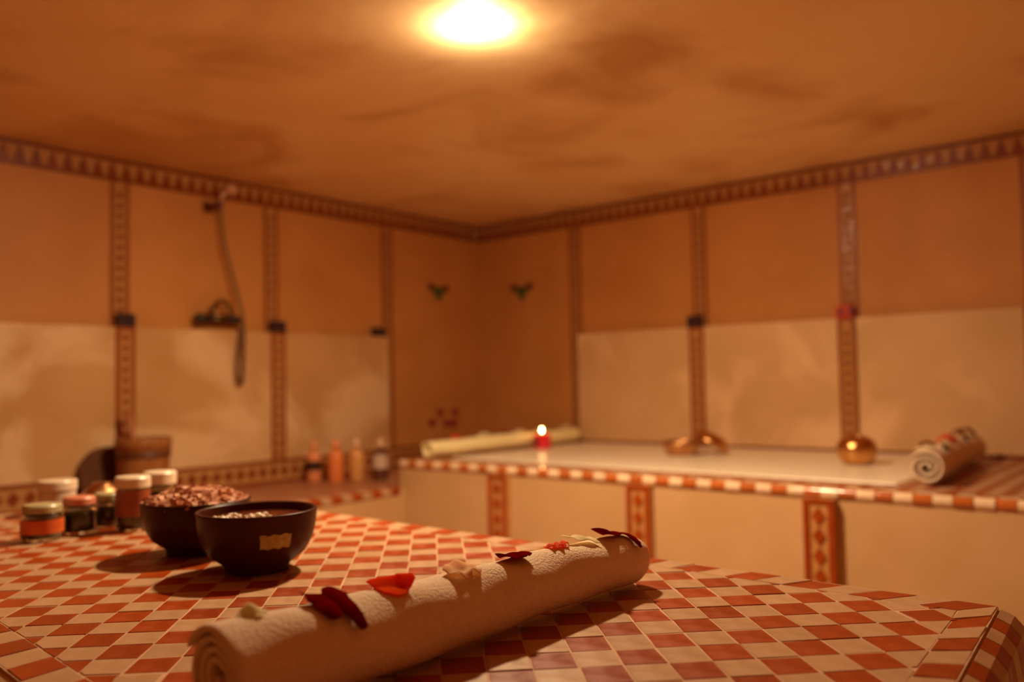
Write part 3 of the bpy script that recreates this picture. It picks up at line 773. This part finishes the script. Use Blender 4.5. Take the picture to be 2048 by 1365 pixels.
tx, ty = 1.472, -3.190
tb = thing('plastic_tub', 'plain pale plastic tub standing behind the orange labelled jar', 'tub', (tx, ty, ZT))
obj('tub_body', lathe([(0,0),(.038,0),(.040,.003),(.042,.058),(.040,.060),(0,.060)], 40, (tx,ty,ZT)), M['tub'], tb, smooth=False)
obj('tub_lid', lathe([(0,.0605),(.0445,.0605),(.0445,.080),(.0425,.083),(0,.084)], 40, (tx,ty,ZT)), M['lid_white'], tb, smooth=False)
cx, cy = 1.60, -3.140
cb = thing('copper_pot', 'small round copper pot behind the jars on the slab', 'pot', (cx, cy, ZT))
obj('pot_body', lathe([(0,0),(.024,0),(.036,.010),(.046,.030),(.047,.042),(.042,.058),(.030,.070),(.022,.073),(.021,.076),(.024,.079),(.022,.080),(.018,.074),(0,.068)], 40, (cx,cy,ZT)), M['copper_dull'], cb, smooth=True)

# ------------------------------------------------------------------ candle
qx, qy = .928, -.556; qz = ZR+.004
cn = thing('candle', 'lit red glass candle on the marble bench', 'candle', (qx, qy, qz))
obj('candle_glass', lathe([(0,0),(.044,0),(.047,.004),(.048,.070),(.047,.072),(.045,.070),(.044,.050),(0,.048)], 40, (qx,qy,qz)), M['candle_glass'], cn, smooth=True)
obj('wax', lathe([(0,.0485),(.0435,.0505),(.043,.054),(.02,.055),(0,.056)], 32, (qx,qy,qz)), M['wax'], cn, smooth=True)
obj('wick', tube([(qx,qy,qz+.054),(qx+.001,qy,qz+.070),(qx+.0005,qy,qz+.083)], .0012, 6), M['wick'], cn)
obj('flame', lathe([(0,.083),(.004,.087),(.0052,.093),(.004,.100),(.0015,.106),(0,.109)], 16, (qx,qy,qz)), M['flame'], cn, smooth=True)
a0 = math.atan2(CAMP.y-qy, CAMP.x-qx); V, F = [], []
for i in range(9):
    a = a0+R(-52+30*i/8)
    for z in (.014,.058): V.append((qx+.0487*math.cos(a), qy+.0487*math.sin(a), qz+z))
for i in range(8): F.append((2*i,2*i+1,2*i+3,2*i+2))
obj('candle_label', (V, F), M['label_dark'], cn)

# ------------------------------------------------------------------ brass ware on the marble
MZ = ZR+.004
def dish(r, h): return [(0,0),(r*.62,0),(r*.70,.004),(r*.90,h*.45),(r*.985,h*.72),(r,h*.86),(r*.97,h*.96),(r*.95,h),(r*.925,h*.98),(r*.93,h*.85),(r*.86,h*.5),(r*.66,.009),(0,.007)]
b1 = thing('brass_dish', 'shallow brass dish lying upright on the marble bench', 'dish', (1.755,-.575,MZ), 'brass dishes on the marble bench')
obj('dish_body', lathe(dish(.090,.066), 56, (0,0,0)), M['copper_dull'], b1, smooth=True, local=True)
b2 = thing('brass_dish', 'brass dish turned over and leaning against the upright brass dish', 'dish', (1.868,-.490,MZ+.064), 'brass dishes on the marble bench')
obj('dish_body', lathe(dish(.084,.052), 56, (0,0,0)), M['copper'], b2, smooth=True, local=True)
RTX = Vector((.767, .643, 0)); 
th_ = R(27); nv = (math.sin(th_)*RTX + math.cos(th_)*Vector((0,0,1))).normalized()
zc = Vector((1.845,-.468,MZ+.0425))
xa = RTX*math.cos(th_) - Vector((0,0,1))*math.sin(th_); za = -nv; ya = za.cross(xa)
q = Matrix(((xa.x,ya.x,za.x),(xa.y,ya.y,za.y),(xa.z,ya.z,za.z))).to_euler()
b2.location = zc + nv*.052; b2.rotation_euler = q
px_, py_ = 2.555, -.615
bp_ = thing('brass_ball_pot', 'shiny round hammered brass pot in front of the bench wall strip', 'pot', (px_, py_, MZ))
obj('pot_body', lathe([(0,0),(.040,0),(.056,.008),(.070,.028),(.0765,.052),(.074,.076),(.063,.096),(.047,.108),(.034,.112),(.030,.111),(.027,.106),(.035,.100),(.030,.085),(0,.07)], 56, (px_,py_,MZ)), M['copper'], bp_, smooth=True)

# ------------------------------------------------------------------ bottles on the left bench
def bottle(label, x, y, r, h, mbody, mcap, bands=(), group='bottles on the left bench'):
    t = thing('lotion_bottle', label, 'bottle', (x, y, ZL), group); c = (x, y, ZL); hb = h*.70
    obj('bottle_body', lathe([(0,0),(r*.92,0),(r,.006),(r,hb*.86),(r*.93,hb*.93),(r*.72,hb*.98),(r*.46,hb+.006),(r*.44,hb+.014),(0,hb+.014)], 32, c), mbody, t, smooth=True)
    obj('bottle_cap', lathe([(0,hb+.0145),(r*.50,hb+.0145),(r*.50,hb+.035),(r*.30,hb+.045),(r*.24,h-.004),(r*.18,h),(0,h)], 24, c), mcap, t, smooth=True)
    for z0, z1, m in bands:
        obj('bottle_label', lathe([(r+.0008, z0*h),(r+.0008, z1*h)], 32, c), m, t, smooth=True)
bottle('leftmost peach coloured lotion bottle with a dark label band', .184, -1.453, .036, .205, M['bottle_peach'], M['bottle_peach'], [(.27,.50,M['label_dark'])])
bottle('bright orange lotion bottle, second from the left, without a dark label', .299, -1.408, .039, .213, M['bottle_orange'], M['bottle_orange'])
bottle('golden oil bottle, third from the left', .357, -1.325, .038, .213, M['bottle_gold'], M['cap_clear'])
bottle('dark oil bottle with a pale label, rightmost of the row', .430, -1.233, .039, .210, M['bottle_dark'], M['cap_clear'], [(.28,.60,M['label_pale'])])

# ------------------------------------------------------------------ wooden bucket, ladle and lid
ux, uy, ur = .215, -2.342, .108
bk = thing('wooden_bucket', 'wooden stave bucket with a dark hoop on the left bench', 'bucket', (ux, uy, ZL))
H = .275; ns = 18
for k in range(ns):
    a0, a1 = 2*math.pi*(k+.03)/ns, 2*math.pi*(k+.97)/ns; V, F = [], []
    for z, rr in ((0, ur*.86), (H*.5, ur*.94), (H, ur)):
        for a in (a0, (a0+a1)/2, a1):
            for dr in (0, -.012): V.append((ux+(rr+dr)*math.cos(a), uy+(rr+dr)*math.sin(a), ZL+z))
    for r in range(2):
        for i in range(2):
            b = r*6+i*2; F += [(b, b+2, b+8, b+6), (b+1, b+7, b+9, b+3)]
        F += [(r*6, r*6+6, r*6+7, r*6+1), (r*6+4, r*6+5, r*6+11, r*6+10)]
    for i in range(2): F += [(i*2, i*2+1, i*2+3, i*2+2), (12+i*2, 12+i*2+2, 12+i*2+3, 12+i*2+1)]
    obj('stave', (V, F), M['wood'], bk)
obj('bucket_bottom', lathe([(0,.004),(ur*.75,.004),(ur*.75,.016),(0,.016)], 24, (ux,uy,ZL)), M['wood_dark'], bk)
for z in (.055, H*.745):
    rr = ur*(.86+.14*z/H); obj('hoop', lathe([(rr+.001,z-.011),(rr+.004,z-.010),(rr+.0048,z+.010),(rr+.0016,z+.011)], 36, (ux,uy,ZL)), M['hoop'], bk, smooth=True)
obj('rim_band', lathe([(ur*.955+.001,H-.055),(ur*.955+.0048,H-.054),(ur+.0045,H-.004),(ur+.0015,H)], 36, (ux,uy,ZL)), M['wood'], bk, smooth=True)
ld = thing('wooden_ladle', 'wooden ladle standing in the bucket, only its handle showing', 'ladle', (ux, uy, ZL+.03))
obj('ladle_handle', tube([(ux+.02,uy+.02,ZL+.05),(ux-.02,uy-.008,ZL+.20),(ux-.055,uy-.025,ZL+.30),(ux-.07,uy-.032,ZL+.385)], [.010,.012,.014,.015], 10), M['ladle'], ld, smooth=True)
obj('ladle_cup', lathe([(0,0),(.022,.002),(.034,.014),(.036,.034),(.033,.034),(.030,.016),(0,.006)], 24, (ux+.025,uy+.025,ZL+.022)), M['ladle'], ld, smooth=True)
dk = thing('wooden_disc', 'round dark wooden disc leaning against the wall behind the bucket', 'disc', (.105, -2.425, ZL))
lm = Matrix.Translation((.094,-2.438,ZL+.121)) @ Matrix.Rotation(R(80),4,'Y')
obj('disc_board', xform(lathe([(0,-.008),(.112,-.008),(.118,-.003),(.118,.003),(.112,.008),(0,.008)], 40), lm), M['wood_dark'], dk)
obj('disc_knob', xform(lathe([(0,.008),(.016,.0085),(.018,.014),(.010,.018),(0,.018)], 20), lm), M['wood_dark'], dk, smooth=True)

# ------------------------------------------------------------------ vase with dark red flowers
vx, vy = .45, -.80
vs = thing('bud_vase', 'small brown vase behind the cream towel roll, holding dark red roses', 'vase', (vx, vy, ZL))
obj('vase_body', lathe([(0,0),(.03,0),(.042,.02),(.045,.05),(.030,.09),(.020,.115),(.024,.13),(.021,.13),(.016,.112),(0,.10)], 28, (vx,vy,ZL)), M['vase'], vs, smooth=True)
fr = Vector((.767,.643,0))
for i, (s, z, d, txt) in enumerate(((-.062,.262,.0,'leftmost dark red rose in the small vase'), (-.018,.315,.01,'tall dark red rose, left of centre in the small vase'), (.018,.258,-.01,'low dark red rose at the middle of the small vase'), (.062,.318,.008,'tallest dark red rose at the right of the small vase'), (.056,.260,-.012,'lower right dark red rose in the small vase'))):
    hx, hy, hz = vx+fr.x*s-d, vy+fr.y*s+d, ZL+z
    t = thing('rose', txt, 'flower', (vx, vy, ZL+.05), 'roses in the small vase')
    obj('stem', tube(smooth_path([(vx+fr.x*s*.04,vy+fr.y*s*.04,ZL+.105),(vx+fr.x*s*.12,vy+fr.y*s*.12,ZL+.135),(vx+fr.x*s*.6,vy+fr.y*s*.6,ZL+.19),(hx,hy,hz-.018)],4), .002, 6), M['stem'], t)
    hd = []
    for layer in range(3):
        for k in range(5):
            a = k*1.2566+layer*.6; rr = .022-.005*layer; V, F = [], []
            for u in range(5):
                for v in range(4):
                    aa = a+(v/3-.5)*1.5; zz = -.018+.036*u/4; r2 = rr*(.35+.65*math.sin(math.pi*.55*u/4+.25)) + (.004 if u == 4 else 0)
                    V.append((hx+r2*math.cos(aa), hy+r2*math.sin(aa), hz+zz*(1+.1*layer)))
            for u in range(4):
                for v in range(3): b = u*4+v; F.append((b,b+1,b+5,b+4))
            hd.append((V, F))
    obj('flower_head', join(hd), M['rose'], t, smooth=True)

# ------------------------------------------------------------------ shower on the left wall
ym, zm = -1.895, 1.318
sh = thing('wall_shower', 'dark wall shower mixer with a hanging hose between the tile strips', 'shower', (.006, ym, zm))
obj('mixer_body', join([tube([(.060,ym-.075,zm),(.060,ym+.10,zm)], .019, 16), tube([(.006,ym-.045,zm),(.060,ym-.045,zm)], .013, 12), tube([(.006,ym+.07,zm),(.060,ym+.07,zm)], .013, 12)]), M['chrome'], sh, smooth=True)
obj('tap_knob', xform(lathe([(0,-.028),(.020,-.026),(.025,-.012),(.025,.014),(.018,.026),(0,.028)], 20), Matrix.Translation((.060,ym-.098,zm)) @ Matrix.Rotation(R(90),4,'X')), M['rubber'], sh, smooth=True)
obj('tap_knob', xform(lathe([(0,-.026),(.018,-.025),(.022,-.010),(.022,.012),(.016,.025),(0,.026)], 20), Matrix.Translation((.062,ym+.070,zm)) @ Matrix.Rotation(R(90),4,'X')), M['rubber'], sh, smooth=True)
arch = [(.075, ym+.0+.048*math.cos(R(a)), zm+.012+.075*math.sin(R(a))) for a in range(0,181,12)]
obj('spout', tube(arch, .009, 10), M['chrome'], sh, smooth=True)
hp_ = smooth_path([(.085,ym+.100,zm-.010),(.088,ym+.090,zm-.08),(.088,ym+.074,zm-.20),(.088,ym+.076,zm-.285),(.088,ym+.090,zm-.306),(.088,ym+.104,zm-.285),(.090,ym+.108,zm-.15),(.090,ym+.105,zm+.0),(.075,ym+.070,zm+.17),(.070,ym+.025,zm+.34),(.068,ym+.005,zm+.47),(.064,ym-.002,zm+.535)], 8)
obj('hose', tube(hp_, .0075, 8), M['hose'], sh, smooth=True)
obj('hose_bracket', join([box(.006,.018,ym-.055,ym-.012,zm+.512,zm+.560), tube([(.018,ym-.03,zm+.536),(.058,ym-.004,zm+.54)], .010, 10), tube([(.062,ym-.002,zm+.522),(.064,ym-.001,zm+.562)], .014, 12)]), M['maroon_tile'], sh)
obj('hand_shower', join([tube([(.064,ym-.001,zm+.560),(.072,ym+.006,zm+.59),(.090,ym+.030,zm+.618)], [.009,.010,.014], 12), xform(lathe([(0,-.006),(.024,-.006),(.030,.004),(.022,.012),(0,.014)], 20), Matrix.Translation((.10,ym+.040,zm+.622)) @ Matrix.Rotation(R(60),4,'Y'))]), M['cap_clear'], sh, smooth=True)

# ------------------------------------------------------------------ small square holders on the wall ledge
def holder(label, side, s, m, dots=None, group='small square holders on the wall ledge', wd=.074, h=.056):
    n0, n1 = (.008, .058) if side == 'left' else (.008, .058)
    loc = at(side, s, .03, ZS+.0005)
    t = thing('candle_holder', label, 'holder', loc, group)
    b = sbox(side, s-wd/2, s+wd/2, n0+.007, n1, ZS+.0008, ZS+h)
    obj('holder_body', b, m, t)
    obj('holder_rim', sbox(side, s-wd/2+.008, s+wd/2-.008, n0+.012, n1-.006, ZS+h+.0002, ZS+h+.004), m, t)
    for d in dots or ():
        obj('dark_spot', sbox(side, s+d-.010, s+d+.010, n1, n1+.002, ZS+.016, ZS+.046), M['holder_wick'], t)
holder('dark square holder under the leftmost left wall strip, left of the shower', 'left', -2.336, M['holder_dark'])
holder('dark square holder under the wall strip just right of the shower', 'left', -1.560, M['holder_dark'])
holder('dark square holder at the ledge end nearest the room corner', 'left', -.890, M['holder_dark'], h=.046)
holder('dark square holder on the right wall above the brass dishes', 'right', 1.560, M['holder_dark'], h=.058)
holder('red square holder with dark spots on the right wall above the brass ball pot', 'right', 2.338, M['holder_red'], (-.014, .030))

# ------------------------------------------------------------------ corner ornaments
def ornament(label, side, s):
    n0 = .006
    t = thing('tile_ornament', label, 'ornament', at(side, s, n0, 1.545), 'green and maroon tile ornaments near the corner')
    def pt(pts, th, m, name):
        v, f = xform(flat_tile(pts, th), wall_mtx(side)); o = at(side, s, n0+.0004, 0)
        obj(name, ([Vector(a)+Vector(o) for a in v], f), m, t)
    zt = 1.592
    pt([(0,zt-.098),(.060,zt-.020),(.030,zt-.004),(-.030,zt-.004),(-.060,zt-.020)], .008, M['green_tile'], 'green_tile')
    for q_ in (-1, 1):
        c = q_*.066; pt([(c,zt-.036),(c+.025,zt-.008),(c,zt+.020),(c-.025,zt-.008)], .010, M['maroon_tile'], 'maroon_tile')
ornament('green and maroon heart shaped tile ornament on the left wall near the corner', 'left', -.383)
ornament('green and maroon heart shaped tile ornament on the right wall near the corner', 'right', .366)
